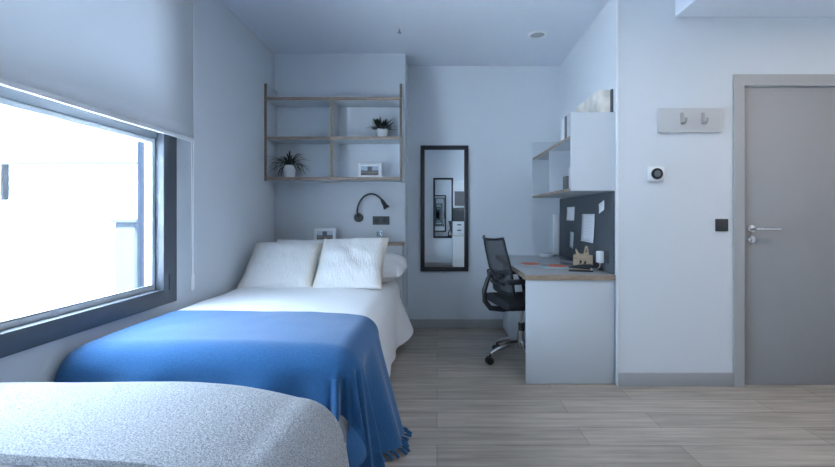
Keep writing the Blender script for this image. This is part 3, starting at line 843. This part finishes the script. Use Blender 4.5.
MB().tube([(-.02, 0, .425), (-.16, 0, .415), (-.265, 0, .43), (-.312, 0, .49), (-.315, 0, .57), (-.285, 0, .66), (-.245, 0, .72)], [.022, .022, .022, .020, .019, .017, .014], 12).build('back_support', M['black'], oc, local=True)
for s in (-1, 1):
    y = s * .265
    arm = MB().tube([(-.02, s * .20, .435), (-.03, y, .445), (-.085, y + s * .012, .52), (-.10, y + s * .012, .60), (-.06, y + s * .008, .645), (.04, y, .655)], [.017, .017, .019, .019, .017, .014], 10)
    arm.tube([(.15, s * .20, .435), (.155, y, .45), (.14, y, .55), (.10, y, .65)], [.016, .016, .015, .014], 10)
    arm = arm.build('armrest', M['black'], oc, local=True)
    MB().box(-.245 if s < 0 else -.10, .05 if s < 0 else .13, y - .034, y + .034, .652, .684, .012, 3).build('arm_pad', M['black'], arm, local=True)
MB().lathe([(.026, .235), (.026, .30), (.024, .30)], (0, 0, 0), 'z', 18).build('cylinder_sleeve', M['black'], oc, local=True)
MB().lathe([(.014, .295), (.014, .42)], (0, 0, 0), 'z', 16).build('gas_lift', M['chrome'], oc, local=True)
MB().lathe([(.036, .105), (.040, .12), (.038, .16), (.030, .24)], (0, 0, 0), 'z', 20).build('hub', M['chrome'], oc, local=True)
for k in range(5):
    a = R(196 - 11 + 72 * k); ca, sa = math.cos(a), math.sin(a)
    P = lambda r, z: (r * ca, r * sa, z)
    lg = MB().tube([P(.03, .145), P(.12, .138), P(.22, .108), P(.275, .082)], [.021, .019, .016, .013], 10).build('base_leg', M['chrome'], oc, local=True)
    cs = MB(); side = Vector((-sa, ca, 0))
    c0 = Vector(P(.275, .029)) + Vector((ca, sa, 0)) * .008
    for q in (-1, 1):
        A = c0 + side * (q * .007); B = c0 + side * (q * .026)
        cs.tube([A, A + side * q * .004, B - side * q * .004, B], [.024, .0285, .0285, .023], 18)
    cs.tube([c0 + Vector((0, 0, .0)), Vector(P(.275, .075))], .009, 8)
    cs.tube([c0 - side * .026 + Vector((0, 0, 0)), c0 + side * .026], .008, 8)
    cs.build('caster', M['black'], lg, local=True)

# ------------------------------------------------------------------ fittings on the door wall and the ceiling
hk = thing('hook_rail', 'grey wall board with two coat hooks beside the door', 'coat hook', (1.705, YD, 1.79))
MB().box(1.490, 1.917, YD - .020, YD, 1.712, 1.877, .003).build('board', M['hookboard'], hk)
for x in (1.645, 1.787):
    b = MB(); b.box(x - .010, x + .010, YD - .027, YD - .0205, 1.765, 1.845, .002)
    b.tube([(x, YD - .024, 1.772), (x, YD - .05, 1.766), (x, YD - .068, 1.775), (x, YD - .072, 1.80)], .008, 10)
    b.build('hook', M['hookmetal'], hk)
th = thing('thermostat', 'white square thermostat with round black dial on the wall', 'thermostat', (1.478, YD, 1.433))
MB().box(1.423, 1.530, YD - .022, YD - .0003, 1.385, 1.482, .004).build('housing', M['plastic_white'], th)
MB().lathe([(.038, -.022), (.038, -.032), (.034, -.034)], (1.476, YD, 1.434), 'y', 30).build('dial', M['sensor'], th)
MB().lathe([(.022, -.034), (.022, -.0348), (.019, -.0348)], (1.476, YD, 1.434), 'y', 24).build('display_ring', M['winframe'], th)
lsw = thing('light_switch', 'anthracite square light switch beside the door frame', 'switch', (1.923, YD, 1.09))
MB().box(1.882, 1.966, YD - .010, YD, 1.047, 1.131, .003).build('plate', M['darkplate'], lsw)
MB().box(1.895, 1.953, YD - .014, YD - .010, 1.060, 1.118, .002).build('rocker', M['darkplate'], lsw)
cy = 430 * (ZC - H) / (215.5 - 34.5); cx = (537.5 - 437) * cy / 430
dl = thing('ceiling_downlight', 'round recessed ceiling downlight over the desk', 'light', (cx, cy, ZC))
MB().lathe([(.080, 0), (.080, -.005), (.066, -.012), (.058, -.006), (.058, 0)], (cx, cy, ZC), 'z', 36).build('trim_ring', M['plastic_white'], dl)
MB().lathe([(.057, -.001), (.057, -.004)], (cx, cy, ZC), 'z', 30).build('lens', M['lens'], dl)
sy = 430 * (ZC - H) / (215.5 - 27); sx = (399.5 - 437) * sy / 430
sp_ = thing('sprinkler_head', 'tiny ceiling sprinkler head above the bed end', 'sprinkler', (sx, sy, ZC))
MB().lathe([(.030, 0), (.030, -.003), (.012, -.008), (.010, -.02)], (sx, sy, ZC), 'z', 22).build('rosette', M['plastic_white'], sp_)
b = MB(); b.lathe([(.006, -.0205), (.006, -.045)], (sx, sy, ZC), 'z', 10); b.lathe([(.017, -.045), (.017, -.048)], (sx, sy, ZC), 'z', 16)
b.build('deflector', M['hookmetal'], sp_)

# ------------------------------------------------------------------ the other half of the room, seen in the mirror
wall_shelf(YR + .62, YR + .36, 'open wall shelf on the opposite side, seen only in the mirror', -1)
struct(MB().box(XL, -.30, YR, YR + .36, 0, ZC).build('wall_alcove_rear', M['wall'], smooth=False))
d2 = thing('desk', 'white desk on the opposite side, seen only in the mirror', 'desk', (.65, -.2, 0))
w2 = MB().box(.334, .968, YR + .002, -.25, .712, .747).build('worktop', M['top'], d2, smooth=False)
MB().box(.33, .334, YR + .002, -.25, .712, .747).build('edging', M['oak'], w2, smooth=False)
MB().box(.334, .966, -.28, -.255, .003, .712).build('end_panel', M['white_lam'], d2, smooth=False)
p2 = thing('drawer_pedestal', 'white drawer unit under the opposite desk, seen only in the mirror', 'drawer unit', (.6, -.75, 0))
MB().box(.355, .80, YR + .02, -.55, .012, .70).build('carcass', M['white_lam'], p2, smooth=False)
for z0, z1 in ((.02, .34), (.35, .69)):
    MB().box(.338, .355, YR + .022, -.552, z0, z1, .002).build('drawer', M['white_lam'], p2)
c2 = thing('wall_cabinet', 'open white wall cabinet on the opposite side, seen only in the mirror', 'cabinet', (.7, -.5, 1.325))
for y in (YR + .1, -.40):
    MB().box(.36, .965, y, y + .018, 1.325, 1.862).build('end_panel', M['white_lam'], c2, smooth=False)
for z in (1.325, 1.686):
    MB().box(.36, .965, YR + .118, -.40, z, z + .018).build('shelf_board', M['white_lam'], c2, smooth=False)
MB().box(.955, .964, YR + .118, -.40, 1.343, 1.686).build('back_panel', M['binder'], c2, smooth=False)

MB().box(.375, .95, -.3815, -.377, 1.36, 1.67).build('dark_niche_panel', M['binder'], c2, smooth=False)  # flat dark panel painting in the dark inside of the open niche
q2 = thing('pinboard', 'charcoal pinboard on the opposite side, seen only in the mirror', 'pinboard', (.66, YR, .75))
MB().box(.36, .955, YR + .001, YR + .014, .75, 1.32).build('felt', M['pin'], q2, smooth=False)
b2 = thing('desk_drawer_box', 'white two drawer box on the opposite desk, seen only in the mirror', 'drawer box', (.48, -.7, .7475))
MB().box(.35, .62, -.85, -.60, .7475, 1.02, .003).build('box', M['white_lam'], b2)
for z in (.83, .95):
    MB().box(.44, .53, -.5995, -.595, z - .012, z + .012).build('finger_slot', M['hinge'], b2, smooth=False)

# ------------------------------------------------------------------ light
wld = bpy.data.worlds.new('sky'); scn.world = wld; wld.use_nodes = True
bg = wld.node_tree.nodes['Background']
bg.inputs[0].default_value = (0.62, 0.80, 1.0, 1); bg.inputs[1].default_value = 19.0
sl = bpy.data.lights.new('sun', 'SUN'); sl.energy = 90; sl.angle = R(2); sl.color = (.80, .90, 1.0)
so_ = bpy.data.objects.new('sun', sl); COL.objects.link(so_); so_.rotation_euler = Vector((-.22, .50, -.85)).to_track_quat('-Z', 'Y').to_euler()
def portal(name, y0, y1, z0, z1, x):
    l = bpy.data.lights.new(name, 'AREA'); l.shape = 'RECTANGLE'; l.size = y1 - y0; l.size_y = z1 - z0
    o = bpy.data.objects.new(name, l); COL.objects.link(o)
    o.location = (x, (y0 + y1) / 2, (z0 + z1) / 2)
    o.rotation_euler = Vector((1, 0, 0)).to_track_quat('-Z', 'Y').to_euler()
    l.cycles.is_portal = True
    return o
p = portal('window_portal', WY0 + .05, WY1 - .05, WZ0 + .03, WZ1 - .03, WT - .01)
# rotate so that size = Y and size_y = Z
p.rotation_euler = Matrix(((0, 0, -1), (1, 0, 0), (0, -1, 0))).to_euler()
# passage downlight in the soffit; room lamp added to brighten the left wall
def spot(name, x, y, z, watts, col, size=.12):
    l = bpy.data.lights.new(name, 'AREA'); l.shape = 'DISK'; l.size = size; l.energy = watts; l.color = col
    o = bpy.data.objects.new(name, l); COL.objects.link(o); o.location = (x, y, z); return o
LAMPS = [('passage_lamp_light', 2.5, 1.7, 2.498, 13, (1.0, .87, .72), 'round lit downlight in the lowered ceiling of the passage'),
         ('room_fill_light', .70, 1.75, ZC, 9, (.78, .89, 1.0), 'added round fill lamp in the high ceiling between the beds and the passage')]
for nme, x, y, z, wts, col_, lab in LAMPS:
    spot(nme, x, y, z - .014, wts, col_)
    d_ = thing('ceiling_downlight', lab, 'light', (x, y, z))  # the room ring goes with the added fill lamp
    MB().lathe([(.080, 0), (.080, -.005), (.070, -.010), (.064, -.004), (.064, 0)], (x, y, z), 'z', 32).build('trim_ring', M['plastic_white'], d_)

# ------------------------------------------------------------------ camera and colour
cam = bpy.data.cameras.new('camera'); co = bpy.data.objects.new('camera', cam); COL.objects.link(co)
co.location = (0, 0, H); co.rotation_euler = (R(90), 0, 0)
cam.sensor_width = 36; cam.lens = 430 / 835 * 36
cam.shift_x = -19.5 / 835; cam.shift_y = -18.0 / 835; cam.clip_start = .02
scn.camera = co
vs = scn.view_settings; vs.view_transform = 'Standard'; vs.look = 'None'; vs.exposure = 0.17; vs.gamma = 1; vs.use_curve_mapping = False
scn.cycles.use_denoising = True
scn.cycles.max_bounces = 16; scn.cycles.diffuse_bounces = 8; scn.cycles.transparent_max_bounces = 12; scn.cycles.glossy_bounces = 16
scn.cycles.sample_clamp_indirect = 0
